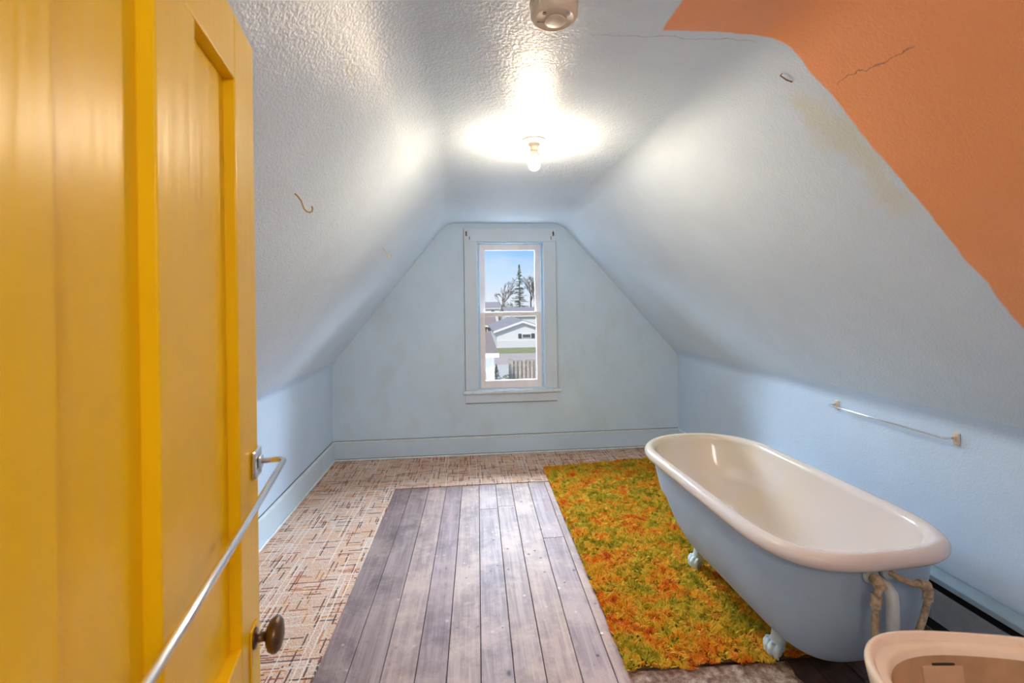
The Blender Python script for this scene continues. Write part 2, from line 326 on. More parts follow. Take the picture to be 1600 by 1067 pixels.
# ------------------------------------------------------------------ geometry helpers
class G:
    def __init__(s): s.v = []; s.f = []
    def add(s, v, f):
        o = len(s.v); s.v += [tuple(q) for q in v]; s.f += [tuple(i+o for i in q) for q in f]; return s
    def box(s, x0, x1, y0, y1, z0, z1):
        return s.add([(x0,y0,z0),(x1,y0,z0),(x1,y1,z0),(x0,y1,z0),(x0,y0,z1),(x1,y0,z1),(x1,y1,z1),(x0,y1,z1)],
                     [(0,3,2,1),(4,5,6,7),(0,1,5,4),(1,2,6,5),(2,3,7,6),(3,0,4,7)])
    def prism(s, poly, axis, a, b):
        n = len(poly); P = []
        for w in (a, b):
            for q in poly:
                q = list(q); q.insert(axis, w); P.append(tuple(q))
        s.add(P, [tuple(range(n))[::-1], tuple(range(n, 2*n))] + [(i, (i+1) % n, n+(i+1) % n, n+i) for i in range(n)]); return s
    def tube(s, path, r, n=10, cap=True):
        path = [Vector(q) for q in path]; k = len(path); rs = r if hasattr(r, '__len__') else [r]*k
        prev = None; rings = []
        for i in range(k):
            d = (path[min(i+1, k-1)] - path[max(i-1, 0)]).normalized()
            if prev is None:
                a = Vector((0, 0, 1)) if abs(d.z) < 0.9 else Vector((1, 0, 0)); u = d.cross(a).normalized()
            else: u = (prev - d*prev.dot(d)).normalized()
            w = d.cross(u); prev = u
            rings.append([path[i] + (u*math.cos(2*math.pi*j/n) + w*math.sin(2*math.pi*j/n))*rs[i] for j in range(n)])
        return s.loft(rings, cap)
    def loft(s, rings, cap=True, closed=True):
        n = len(rings[0]); P = [q for r in rings for q in r]; F = []
        for i in range(len(rings)-1):
            for j in range(n if closed else n-1): F.append((i*n+j, i*n+(j+1) % n, (i+1)*n+(j+1) % n, (i+1)*n+j))
        if cap: F += [tuple(range(n))[::-1], tuple(range((len(rings)-1)*n, len(rings)*n))]
        return s.add(P, F)
    def lathe(s, prof, c, axis=Vector((0, 0, 1)), n=32, cap=True):
        axis = Vector(axis).normalized(); a = Vector((1, 0, 0)) if abs(axis.x) < 0.9 else Vector((0, 1, 0))
        u = axis.cross(a).normalized(); w = axis.cross(u); c = Vector(c)
        return s.loft([[c + axis*h + (u*math.cos(2*math.pi*j/n) + w*math.sin(2*math.pi*j/n))*max(r, 1e-5) for j in range(n)] for r, h in prof], cap)
    def ball(s, c, r, n=12, m=8):
        rx = r if hasattr(r, '__len__') else (r, r, r); c = Vector(c)
        return s.loft([[c + Vector((math.cos(2*math.pi*j/n)*math.sin(a)*rx[0], math.sin(2*math.pi*j/n)*math.sin(a)*rx[1], math.cos(a)*rx[2])) for j in range(n)]
                       for a in [math.pi*(0.02+0.96*i/m) for i in range(m+1)]])
def wloc(o):
    v = Vector((0, 0, 0))
    while o is not None: v += o.location; o = o.parent
    return v
def mk(name, g, mat, parent=None, smooth=False, bevel=0.0, seg=2, fix=True, angle=None):
    off = wloc(parent)
    me = bpy.data.meshes.new(name)
    me.from_pydata([tuple(Vector(v) - off) for v in g.v], [], g.f); me.update()
    if fix:
        bm = bmesh.new(); bm.from_mesh(me); bmesh.ops.recalc_face_normals(bm, faces=bm.faces); bm.to_mesh(me); bm.free()
    me.materials.append(M[mat] if isinstance(mat, str) else mat)
    o = bpy.data.objects.new(name, me); col.objects.link(o); o.parent = parent
    if smooth: me.polygons.foreach_set('use_smooth', [True]*len(me.polygons))
    if angle is not None: me.set_sharp_from_angle(angle=math.radians(angle))
    if bevel:
        b = o.modifiers.new('bevel', 'BEVEL'); b.width = bevel; b.segments = seg; b.limit_method = 'ANGLE'; b.angle_limit = math.radians(40)
    return o
def tag(o, label, cat, group=None, kind=None):
    o['label'] = label; o['category'] = cat
    if group: o['group'] = group
    if kind: o['kind'] = kind
    return o
def thing(name, loc, label, cat, group=None):
    o = bpy.data.objects.new(name, None); o.location = loc; o.empty_display_size = 0.1; col.objects.link(o)
    return tag(o, label, cat, group)
def struct(o, label, cat):
    o['kind'] = 'structure'; o['label'] = label; o['category'] = cat; return o
def B(*a): return G().box(*a)

# ------------------------------------------------------------------ room shell
XL, XR, YF, YN = -1.257, 2.03, 4.30, -1.80
KL, KR, ZC, CL, CR = 0.875, 0.905, 2.185, -0.20, 0.885
def fillet(p0, p1, p2, R, n=14):
    p0, p1, p2 = Vector(p0), Vector(p1), Vector(p2); a = (p0-p1).normalized(); b = (p2-p1).normalized()
    half = a.angle(b)/2; T = R/math.tan(half); c = p1 + (a+b).normalized()*(R/math.sin(half))
    s, e_ = p1+a*T, p1+b*T; out = []
    va, vb = s-c, e_-c; ang = va.angle(vb)
    for i in range(n+1):
        f = i/n; q = (va*math.sin((1-f)*ang) + vb*math.sin(f*ang))/math.sin(ang); out.append(c+q)
    return out
P = [Vector(q) for q in ((XL, 0), (XL, KL), (CL, ZC), (CR, ZC), (XR, KR), (XR, 0))]
f1 = fillet(P[0], P[1], P[2], 0.07, 8); f2 = fillet(P[1], P[2], P[3], 0.20); f3 = fillet(P[2], P[3], P[4], 0.20); f4 = fillet(P[3], P[4], P[5], 0.10, 8)
def lerp(a, b, t): return a+(b-a)*t
def strip(name, pts, mat, label, cat):
    ys = [YN, 0, 1.2, 2.4, 3.6, YF+0.03]
    g = G(); n = len(pts)
    g.add([(q.x, y, q.y) for y in ys for q in pts], [(i*n+j, i*n+j+1, (i+1)*n+j+1, (i+1)*n+j) for i in range(len(ys)-1) for j in range(n-1)])
    return struct(mk(name, g, mat, smooth=True), label, cat)
a1, a2 = lerp(f1[-1], f2[0], 0.03), lerp(f1[-1], f2[0], 0.95)
b1, b2 = lerp(f3[-1], f4[0], 0.05), lerp(f3[-1], f4[0], 0.97)
strip('wall_left', [P[0]]+f1+[a1], 'knee', 'low pale blue knee wall beneath the left sloped ceiling', 'wall')
strip('wall_left_slope', [a1, a2], 'slope_l', 'glossy blue grey sloped attic ceiling on the left above the door', 'ceiling')
strip('ceiling', [a2]+f2+f3+[b1], 'ceil', 'narrow flat glossy blue ceiling strip carrying the bare bulb', 'ceiling')
strip('wall_right_slope', [b1, b2], 'slope', 'sloped attic ceiling on the right with a big orange painted patch', 'ceiling')
strip('wall_right', [b2]+f4+[P[5]], 'knee', 'low pale blue knee wall behind the bathtub', 'wall')

# far gable wall with the window hole
WX0, WX1, WZ0, WZ1 = 0.078, 0.712, 0.600, 2.010
outline = [P[0]]+f1+f2+f3+f4+[P[5]]
bm = bmesh.new()
vo = [bm.verts.new((q.x, YF, q.y)) for q in outline]; vi = [bm.verts.new((x, YF, z)) for x, z in ((WX0, WZ0), (WX1, WZ0), (WX1, WZ1), (WX0, WZ1))]
ed = [bm.edges.new((vo[i], vo[(i+1) % len(vo)])) for i in range(len(vo))] + [bm.edges.new((vi[i], vi[(i+1) % 4])) for i in range(4)]
bmesh.ops.triangle_fill(bm, edges=ed, use_beauty=True)
vb = [bm.verts.new((v.co.x, YF+0.16, v.co.z)) for v in vi]
for i in range(4): bm.faces.new((vi[i], vi[(i+1) % 4], vb[(i+1) % 4], vb[i]))
bmesh.ops.recalc_face_normals(bm, faces=bm.faces)
me = bpy.data.meshes.new('wall_far'); bm.to_mesh(me); bm.free(); me.materials.append(M['far'])
wf = bpy.data.objects.new('wall_far', me); col.objects.link(wf); struct(wf, 'pale blue gable end wall around the sash window', 'wall')
# entry side: back wall and the short wall stub the door hangs on
g = G(); g.add([(q.x, YN, q.y) for q in outline], [tuple(range(len(outline)))]); struct(mk('wall_near', g, 'knee', fix=False), 'blue gable wall at the entrance end', 'wall')
sx = -0.275
zs = KL+(sx-XL)*(ZC-KL)/(CL-XL)-0.004
struct(mk('wall_entry', G().prism([(XL, 0), (sx, 0), (sx, zs), (XL, KL-0.004)], 1, 0.09, 0.20), 'knee'), 'short blue wall stub carrying the yellow door', 'wall')

# ------------------------------------------------------------------ floor: base, boards
fl = struct(mk('floor', B(XL-0.05, XR+0.05, YN-0.05, YF+0.05, -0.06, -0.022), 'dark'), 'wide worn wooden floorboards running toward the window', 'floor')
edges = [-0.735, -0.605, -0.478, -0.345, -0.212, -0.090, 0.043, 0.172, 0.294, 0.430, 0.560, 0.690, 0.82, 0.95, 1.08, 1.21, 1.34, 1.47, 1.60, 1.73, 1.86, 1.985]
tints = [(.6,.58,.6), (.66,.62,.64), (.76,.72,.73), (.98,.92,.9), (.80,.74,.80), (1.0,.95,.93), (1.02,1.0,1.06), (1.06,1.0,.97), (1.08,1.0,.94), (.98,.93,.96), (1.04,.96,.92)] + [(.9,.84,.8)]*12
SK = 0.018
for i in range(len(edges)-1):
    x0, x1 = edges[i]+0.0017, edges[i+1]-0.0017
    cuts = {6: [3.18], 7: [3.21], 2: [1.1], 4: [0.9], 9: [2.75], 3: [0.4]}.get(i, [0.7+(i*0.37) % 0.9])
    ys = [YN] + sorted(cuts) + [3.64]
    if i == 7: ys = [YN, 0.5, 3.21, 3.64]
    for a, b_ in zip(ys[:-1], ys[1:]):
        a += 0.001; b_ -= 0.001; dz = random.uniform(-0.0012, 0.0008)
        g = G(); sh = lambda y: (y-2.6)*SK*max(0, 1-max(0, x0-0.6))
        g.add([(x0+sh(a), a, -0.022), (x1+sh(a), a, -0.022), (x1+sh(b_), b_, -0.022), (x0+sh(b_), b_, -0.022), (x0+sh(a), a, dz), (x1+sh(a), a, dz), (x1+sh(b_), b_, dz), (x0+sh(b_), b_, dz)],
              [(0,3,2,1),(4,5,6,7),(0,1,5,4),(1,2,6,5),(2,3,7,6),(3,0,4,7)])
        o = mk('floorboard', g, 'plank', fl, bevel=0.0012, seg=1); t_ = tints[i]; o.color = (*t_, 1)

# carpets
def slab(name, poly, z0, z1, mat, bevel=0.0): return mk(name, G().prism(poly, 2, z0, z1), mat, bevel=bevel)
def rough_edge(a, b_, n, amp):
    a, b_ = Vector(a), Vector(b_); d = (b_-a); nn = Vector((-d.y, d.x)).normalized()
    return [tuple(a+d*(i/n)+nn*random.uniform(-amp, amp)) for i in range(n)]
ce = lambda y: -0.603+(y-2.7)*0.016
poly = rough_edge((ce(YN), YN+0.02), (ce(3.60), 3.592), 60, 0.0015)+[(ce(3.6), 3.592), (XL+0.024, 3.598), (XL+0.024, 0.23), (-0.95, 0.23), (-0.95, YN+0.02)]
tag(slab('carpet', poly, -0.0225, 0.007, 'carpet'), 'tan woven carpet with hatched red and brown lines along the left wall', 'carpet')
poly = rough_edge((XL+0.024, 3.601), (0.62, 3.604), 50, 0.0015)+rough_edge((0.62, 3.604), (XR-0.02, 3.66), 30, 0.002)+[(XR-0.022, 3.66), (XR-0.022, YF-0.024), (XL+0.024, YF-0.024)]
tag(slab('carpet_strip', poly, -0.0225, 0.0065, 'carpet_far'), 'soiled brown strip of hatched carpet under the window wall', 'carpet')

# shag rug
RX0, RX1, RY0, RY1 = 0.588, 1.80, 1.70, 3.90
rug = thing('shag_rug', (1.19, 2.8, 0.0), 'orange and olive green shag rug under the clawfoot bathtub', 'rug')
def rug_edge_x(y): return 0.590+(y-1.7)*0.011
mk('backing', G().prism([(rug_edge_x(RY0)+0.004, RY0+0.02), (1.2, RY0+0.01), (RX1, RY0-0.02), (RX1, RY1-0.02), (rug_edge_x(RY1)+0.004, RY1-0.03)], 2, 0.0075, 0.013), 'rug_back', rug)
def rug_pile(n):
    px = rng.uniform(RX0-0.01, RX1, n); py = rng.uniform(RY0-0.03, RY1+0.1, n)
    lo = RY0+0.012+0.012*np.sin(px*21)+0.008*np.sin(px*57+1)-(px-0.6)*0.02
    hi = RY1-0.035+(px-0.6)*0.11+0.004*np.sin(px*40)
    lft = 0.594+(py-1.7)*0.011+0.003*np.sin(py*50)
    k = (py > lo) & (py < hi) & (px > lft)
    for fx, fy in ((1.208, 1.725), (1.19, 2.332), (1.54, 1.735), (1.522, 2.341)): k &= ((px-fx)**2+(py-fy)**2) > 0.03**2
    px, py = px[k], py[k]; n = len(px)
    cell = 0.017; jx = px+rng.normal(size=n)*0.003; jy = py+rng.normal(size=n)*0.003
    tid = (np.floor(jx/cell).astype(np.int64)*7919+np.floor(jy/cell).astype(np.int64)*104729) % 65536
    T = rng.random((65536, 5)); tl = (T[tid, :2]-0.5)*3.0
    lean = tl+np.stack([np.sin(px*34+2*np.sin(py*19)), np.cos(px*23-py*37)], 1)*0.35+rng.normal(size=(n, 2))*0.40
    L = rng.uniform(0.016, 0.024, n)*(0.65+0.75*T[tid, 2]); trnd = np.clip(T[tid, 3]*0.75+rng.random(n)*0.25, 0, 1)
    wd = rng.uniform(0.0016, 0.0030, n); ang = rng.uniform(0, 2*np.pi, n)
    root = np.stack([px, py, np.full(n, 0.012)], 1)
    dirv = np.concatenate([lean*0.6, np.ones((n, 1))], 1); dirv /= np.linalg.norm(dirv, axis=1)[:, None]
    d2 = np.concatenate([lean*1.3, np.full((n, 1), 0.6)], 1); d2 /= np.linalg.norm(d2, axis=1)[:, None]
    side = np.stack([np.cos(ang), np.sin(ang), np.zeros(n)], 1)*wd[:, None]
    mid = root+dirv*(L*0.55)[:, None]; tip = mid+d2*(L*0.55)[:, None]
    V = np.stack([root-side, root+side, mid+side, mid-side, tip], 1).reshape(-1, 3)
    V -= np.array(rug.location)
    me = bpy.data.meshes.new('pile'); b0 = np.arange(n)*5
    loops = np.stack([b0, b0+1, b0+2, b0+3, b0+3, b0+2, b0+4], 1).reshape(-1)
    me.vertices.add(n*5); me.vertices.foreach_set('co', V.reshape(-1).astype(np.float32))
    me.loops.add(len(loops)); me.loops.foreach_set('vertex_index', loops.astype(np.int32))
    st = np.stack([np.arange(n)*7, np.arange(n)*7+4], 1).reshape(-1)
    me.polygons.add(n*2); me.polygons.foreach_set('loop_start', st.astype(np.int32))
    me.update(calc_edges=True); me.validate()
    at = me.attributes.new('rnd', 'FLOAT', 'POINT'); at.data.foreach_set('value', np.repeat(trnd, 5).astype(np.float32))
    me.materials.append(M['pile'])
    o = bpy.data.objects.new('pile', me); col.objects.link(o); o.parent = rug; o['kind'] = 'stuff'
rug_pile(230000)
# torn felt padding at the rug's near edge
pts = rough_edge((0.60, 1.60), (1.22, 1.50), 26, 0.022)+rough_edge((1.22, 1.50), (1.24, 1.69), 6, 0.012)+[(1.24, 1.70), (0.60, 1.715)]
tag(slab('carpet_pad', pts, 0.0004, 0.006, 'pad', 0.002), 'torn brown and cream felt padding along the near edge of the shag rug', 'padding')

# ------------------------------------------------------------------ baseboards and heater
def bb(name, x0, x1, y0, y1, h, side, label):
    o = mk(name, B(x0, x1, y0, y1, 0.0, h), 'trim', bevel=0.003); struct(o, label, 'baseboard')
    return o
b = bb('baseboard_far', XL+0.002, XR-0.002, YF-0.019, YF-0.001, 0.165, 0, 'pale blue baseboard beneath the window wall')
mk('cap', B(XL+0.002, XR-0.002, YF-0.023, YF-0.001, 0.1655, 0.183), 'cap', b, bevel=0.006, seg=3)
mk('shoe_moulding', B(XL+0.021, XR-0.021, YF-0.033, YF-0.0195, 0.008, 0.024), 'caulk', b, bevel=0.008, seg=3)
mk('seam_shadow_line', B(XL+0.003, XR-0.003, YF-0.005, YF-0.0005, 0.1832, 0.186), 'seam', b)
mk('seam_shadow_line', B(XL+0.021, XR-0.021, YF-0.0215, YF-0.0192, 0.024, 0.027), 'seam', b)
b = bb('baseboard_left', XL+0.001, XL+0.019, 0.21, YF-0.024, 0.165, 0, 'pale blue baseboard along the left knee wall')
mk('cap', B(XL+0.001, XL+0.023, 0.21, YF-0.026, 0.1655, 0.183), 'cap', b, bevel=0.006, seg=3)
mk('shoe_moulding', B(XL+0.0195, XL+0.033, 0.24, YF-0.036, 0.008, 0.024), 'caulk', b, bevel=0.008, seg=3)
mk('seam_shadow_line', B(XL+0.0005, XL+0.005, 0.22, YF-0.005, 0.1832, 0.186), 'seam', b)
b = bb('baseboard_right', XR-0.019, XR-0.001, 3.02, YF-0.024, 0.165, 0, 'pale blue baseboard in the far right corner beyond the bathtub')
mk('cap', B(XR-0.023, XR-0.001, 3.02, YF-0.026, 0.1655, 0.183), 'cap', b, bevel=0.006, seg=3)
ht = thing('baseboard_heater', (1.995, 2.0, 0), 'grey baseboard heater with blue ledge along the wall behind the bathtub', 'heater')
HY0, HY1 = 0.55, 3.0
mk('back_plate', B(XR-0.010, XR-0.002, HY0, HY1, 0.05, 0.262), 'heater_top', ht)
mk('ledge', G().prism([(XR-0.0105, 0.262), (XR-0.0105, 0.250), (1.972, 0.226), (1.960, 0.226), (1.960, 0.250)], 1, HY0, HY1), 'heater_top', ht, bevel=0.003)
mk('slot', B(1.985, XR-0.0105, HY0+0.01, HY1-0.01, 0.05, 0.235), 'dark', ht)
mk('front_panel', G().prism([(1.960, 0.062), (1.968, 0.062), (1.972, 0.193), (1.960, 0.197)], 1, HY0, HY1), 'heater', ht, bevel=0.002)
for yy in (1.80, 1.0): mk('joint_cover', B(1.9575, 1.9605, yy-0.03, yy+0.005, 0.064, 0.194), 'heater', ht, bevel=0.001)
for yy in (HY0-0.004, HY1): mk('end_cap', B(1.958, XR-0.002, yy, yy+0.004, 0.0, 0.26), 'heater', ht)
mk('foot_bracket', B(1.985, 2.02, 0.6, 2.95, 0.0, 0.05), 'dark', ht)

# ------------------------------------------------------------------ window
win = thing('window_1', (0.395, YF, 0.61), 'tall double hung sash window with pink frame and blue casing', 'window'); win['kind'] = 'structure'
y1, y0 = YF-0.0005, YF-0.020
mk('casing_side', B(-0.040, 0.080, y0, y1, 0.6125, 2.012), 'casing', win, bevel=0.003)
mk('casing_side', B(0.710, 0.832, y0, y1, 0.6125, 2.012), 'casing', win, bevel=0.003)
mk('casing_head', B(-0.042, 0.834, y0-0.002, y1, 2.0125, 2.135), 'casing', win, bevel=0.003)
mk('stool', B(-0.066, 0.858, YF-0.048, YF-0.0005, 0.584, 0.612), 'cap', win, bevel=0.006, seg=3)
mk('inner_sill', B(WX0+0.002, WX1-0.002, YF, YF+0.155, 0.602, 0.622), 'cap', win)
mk('apron', B(-0.040, 0.828, y0, y1, 0.496, 0.5835), 'casing', win, bevel=0.003)
for (a, c) in ((WX0+0.001, WX0+0.014), (WX1-0.014, WX1-0.001)):
    mk('jamb', B(a, c, YF-0.004, YF+0.155, 0.623, 1.996), 'jamb', win, bevel=0.002)
mk('jamb_head', B(WX0+0.001, WX1-0.001, YF-0.004, YF+0.155, 1.9965, 2.009), 'jamb', win, bevel=0.002)
for (a, c) in ((WX0+0.0145, WX0+0.026), (WX1-0.026, WX1-0.0145)):
    mk('stop', B(a, c, YF+0.005, YF+0.019, 0.623, 1.996), 'jamb', win, bevel=0.002)
def sash(z0, z1, ya, yb, st, bot, top):
    s = mk('sash', B(WX0+0.016, WX0+0.016+st, ya, yb, z0, z1), 'sash', win, bevel=0.003)
    xa, xb = WX0+0.016, WX1-0.016
    mk('stile', B(xb-st, xb, ya, yb, z0, z1), 'sash', s, bevel=0.003)
    mk('bottom_rail', B(xa+st+0.0003, xb-st-0.0003, ya, yb, z0, z0+bot), 'sash', s, bevel=0.003)
    mk('top_rail', B(xa+st+0.0003, xb-st-0.0003, ya, yb, z1-top, z1), 'sash', s, bevel=0.003)
    gi = G(); d = 0.006
    mk('glazing_bead', G().box(xa+st, xa+st+d, ya+0.004, yb-0.004, z0+bot, z1-top).box(xb-st-d, xb-st, ya+0.004, yb-0.004, z0+bot, z1-top), 'sash', s)
    mk('pane', G().add([(xa+st, (ya+yb)/2, z0+bot), (xb-st, (ya+yb)/2, z0+bot), (xb-st, (ya+yb)/2, z1-top), (xa+st, (ya+yb)/2, z1-top)], [(0, 1, 2, 3)]), 'glass', s)
sash(0.6235, 1.345, YF+0.021, YF+0.055, 0.050, 0.072, 0.040)
sash(1.315, 1.995, YF+0.060, YF+0.094, 0.054, 0.030, 0.058)
SE = 0.0025
for (a, c, e0, e1) in ((-0.0445, -0.0415, 0.614, 2.135), (0.8335, 0.8365, 0.614, 2.135)): mk('seam_shadow_line', B(a, c, YF-0.004, YF-0.0005, e0, e1), 'seam', win)
mk('seam_shadow_line', B(-0.040, 0.828, YF-0.012, YF-0.0005, 0.4915, 0.4955), 'seam', win)
mk('seam_shadow_line', B(-0.060, 0.852, YF-0.030, YF-0.0005, 0.5815, 0.5838), 'seam', win)
for (a, c) in ((WX0-0.0005, WX0+0.0008), (WX1-0.0008, WX1+0.0005)): pass
for xx in (-0.018, 0.806):
    br = thing('curtain_bracket', (xx, YF-0.022, 2.09), 'rusty curtain rod bracket on the %s end of the window head casing' % ('left' if xx < 0.3 else 'right'), 'bracket', 'curtain brackets')
    mk('plate', B(xx-0.007, xx+0.007, YF-0.026, YF-0.0222, 2.062, 2.105), 'rust', br, bevel=0.002)
    mk('hook', G().tube([(xx, YF-0.026, 2.07), (xx, YF-0.048, 2.068), (xx, YF-0.058, 2.076), (xx, YF-0.056, 2.088)], 0.0032, 8), 'rust', br, smooth=True)
for xx, lb in ((0.012, 'left'), (0.782, 'right')):
    tag(mk('cup_hook', G().tube([(xx, YF-0.0225, 2.055), (xx, YF-0.038, 2.052), (xx, YF-0.046, 2.040), (xx, YF-0.040, 2.028), (xx, YF-0.030, 2.030)], 0.0028, 8), 'rust', smooth=True), 'tiny cup hook below the %s curtain bracket on the casing' % lb, 'hook', 'casing cup hooks')

# ------------------------------------------------------------------ bare bulb and smoke detector
bx, by = 0.306, 2.066
lamp = thing('bare_bulb_lamp', (bx, by, ZC), 'bare glowing light bulb in a cream lampholder on the ceiling', 'lamp')
mk('canopy', G().lathe([(0.001, 0), (0.052, 0), (0.054, -0.004), (0.050, -0.010), (0.036, -0.015), (0.028, -0.018), (0.001, -0.018)], (bx, by, ZC-0.0005)), 'ceramic', lamp, smooth=True, angle=50)
mk('socket', G().lathe([(0.001, -0.018), (0.026, -0.018), (0.024, -0.027), (0.019, -0.030), (0.018, -0.040), (0.020, -0.043), (0.019, -0.050), (0.001, -0.050)], (bx, by, ZC-0.0008)), 'ceramic', lamp, smooth=True, angle=50)
mk('bulb_neck', G().lathe([(0.001, -0.050), (0.016, -0.050), (0.018, -0.056), (0.0235, -0.066), (0.0250, -0.076), (0.001, -0.076)], (bx, by, ZC-0.001)), 'ceramic', lamp, smooth=True, angle=50)
mk('bulb', G().lathe([(0.001, -0.0765), (0.0250, -0.0765), (0.0268, -0.090), (0.0266, -0.106), (0.0245, -0.120), (0.0190, -0.131), (0.010, -0.137), (0.001, -0.139)], (bx, by, ZC-0.001), n=24), 'bulb', lamp, smooth=True)
sx_, sy_ = 0.219, 1.112
sm = thing('smoke_detector', (sx_, sy_, ZC), 'yellowed round plastic smoke detector on the ceiling', 'smoke detector')
mk('base', G().lathe([(0.001, 0), (0.060, 0), (0.060, -0.008), (0.001, -0.008)], (sx_, sy_, ZC-0.0005)), 'white_plastic', sm, smooth=True, angle=40)
mk('cover', G().lathe([(0.001, -0.0082), (0.0575, -0.0082), (0.058, -0.030), (0.054, -0.037), (0.048, -0.040), (0.045, -0.0385), (0.001, -0.0385)], (sx_, sy_, ZC-0.0005), n=40), 'white_plastic', sm, smooth=True, angle=35)
mk('centre_disc', G().lathe([(0.001, -0.0390), (0.027, -0.0390), (0.027, -0.0415), (0.024, -0.0428), (0.001, -0.0428)], (sx_+0.004, sy_+0.004, ZC-0.0005)), 'white_plastic', sm, smooth=True, angle=35)
mk('test_button', G().lathe([(0.001, -0.0385), (0.005, -0.0385), (0.005, -0.0412), (0.001, -0.0412)], (sx_+0.030, sy_-0.026, ZC-0.0005), n=14), 'chrome', sm)
mk('indicator', G().lathe([(0.001, -0.0385), (0.0045, -0.0385), (0.0045, -0.0398), (0.001, -0.0398)], (sx_-0.028, sy_-0.022, ZC-0.0005), n=14), 'bronze', sm)
mk('seam', G().box(sx_-0.041, sx_-0.016, sy_+0.012, sy_+0.0145, ZC-0.0400, ZC-0.0388), 'bronze', sm)
# added fill lamp behind the camera, shaped as a ceiling globe
gx, gy = 0.45, -0.75
gl = thing('fill_globe', (gx, gy, ZC), 'added fill light shaped as a frosted white globe behind the camera', 'lamp')
mk('canopy', G().lathe([(0.001, 0), (0.075, 0), (0.07, -0.03), (0.05, -0.04), (0.001, -0.04)], (gx, gy, ZC-0.001)), 'ceramic', gl, smooth=True, angle=40)
mk('globe', G().lathe([(max(0.001, 0.17*math.sin(a)), -0.21+0.17*math.cos(a)) for a in [math.pi*i/16 for i in range(17)]], (gx, gy, ZC-0.001)), 'globe', gl, smooth=True)

# ------------------------------------------------------------------ yellow panel door
E0 = Vector((-0.373, 0.839, 0)); DT = Vector((0.1853, -0.983, 0)).normalized(); DN = Vector((0.983, 0.1853, 0)).normalized()   # along to hinge, outward to camera side
def DP(t_, q, z): return E0 + DT*t_ + DN*q + Vector((0, 0, z))
def dbox(t0, t1, q0, q1, z0, z1):
    c = [DP(a, b_, z) for z in (z0, z1) for a, b_ in ((t0, q0), (t1, q0), (t1, q1), (t0, q1))]
    return G().add(c, [(0,3,2,1),(4,5,6,7),(0,1,5,4),(1,2,6,5),(2,3,7,6),(3,0,4,7)])
door = thing('door_1', DP(0.3, -0.017, 0.0), 'glossy yellow painted panel door standing open on the left', 'door'); door['kind'] = 'structure'
DW, DZ0, DZ1, TK = 0.613, 0.012, 1.898, 0.034
s1, m0, m1, s2 = 0.105, 0.262, 0.364, 0.511
mk('stile', dbox(0, s1-0.0003, -TK, 0, DZ0, DZ1), 'yellow', door, bevel=0.0022, seg=3)
mk('stile', dbox(s2+0.0003, DW, -TK, 0, DZ0, DZ1), 'yellow', door, bevel=0.0022, seg=3)
for a, c in ((DZ0, 0.22), (0.745, 0.922), (1.796, DZ1)):
    mk('rail', dbox(s1, s2, -TK, 0, a, c), 'yellow', door, bevel=0.0022, seg=3)
for a, c in ((0.2203, 0.7447), (0.9223, 1.7957)):
    mk('mullion', dbox(m0, m1, -TK, 0, a, c), 'yellow', door, bevel=0.0022, seg=3)
    for p0, p1 in ((s1+0.0003, m0-0.0003), (m1+0.0003, s2-0.0003)):
        mk('panel', dbox(p0, p1, -0.024, -0.0165, a, c), 'yellow', door)
pl = mk('escutcheon', dbox(0.030, 0.066, 0.0002, 0.003, 0.775, 0.918), 'yellow', door, bevel=0.0015)
kb = mk('knob', G().lathe([(0.001, 0.0032), (0.016, 0.0032), (0.015, 0.006), (0.0075, 0.008), (0.0075, 0.019), (0.013, 0.021), (0.0235, 0.026), (0.0275, 0.033), (0.0270, 0.038), (0.021, 0.044), (0.010, 0.047), (0.001, 0.048)], DP(0.048, 0, 0.896), DN, 28), 'bronze', door, smooth=True)
mk('knob', G().lathe([(0.001, 0.0005), (0.016, 0.0005), (0.0075, 0.008), (0.0075, 0.026), (0.0235, 0.036), (0.0275, 0.044), (0.021, 0.058), (0.001, 0.063)], DP(0.048, -TK, 0.896), -DN, 28), 'bronze', door, smooth=True)
tb = thing('door_towel_bar', DP(0.3, 0.0, 1.16), 'long shiny metal towel bar mounted on the yellow door', 'towel bar')
zb = 1.182
for tt in (0.026, 0.575):
    mk('mount_plate', dbox(tt-0.020, tt+0.020, 0.0003, 0.008, zb-0.026, zb+0.022), 'chrome', tb, bevel=0.003)
    mk('mount_boss', dbox(tt-0.010, tt+0.010, 0.0082, 0.013, zb-0.012, zb+0.010), 'chrome', tb, bevel=0.003)
pth = [DP(0.026, 0.0125, zb), DP(0.026, 0.036, zb)]+[DP(0.026+0.012*(1-math.cos(a)), 0.036+0.012*math.sin(a), zb) for a in (0.5, 1.0, 1.57)]
pth += [DP(0.3, 0.048, zb-0.002)]+[DP(0.575-0.012*(1-math.cos(a)), 0.036+0.012*math.sin(a), zb) for a in (1.57, 1.0, 0.5)]+[DP(0.575, 0.036, zb), DP(0.575, 0.0125, zb)]
mk('rod', G().tube(pth, 0.0046, 12), 'chrome', tb, smooth=True)

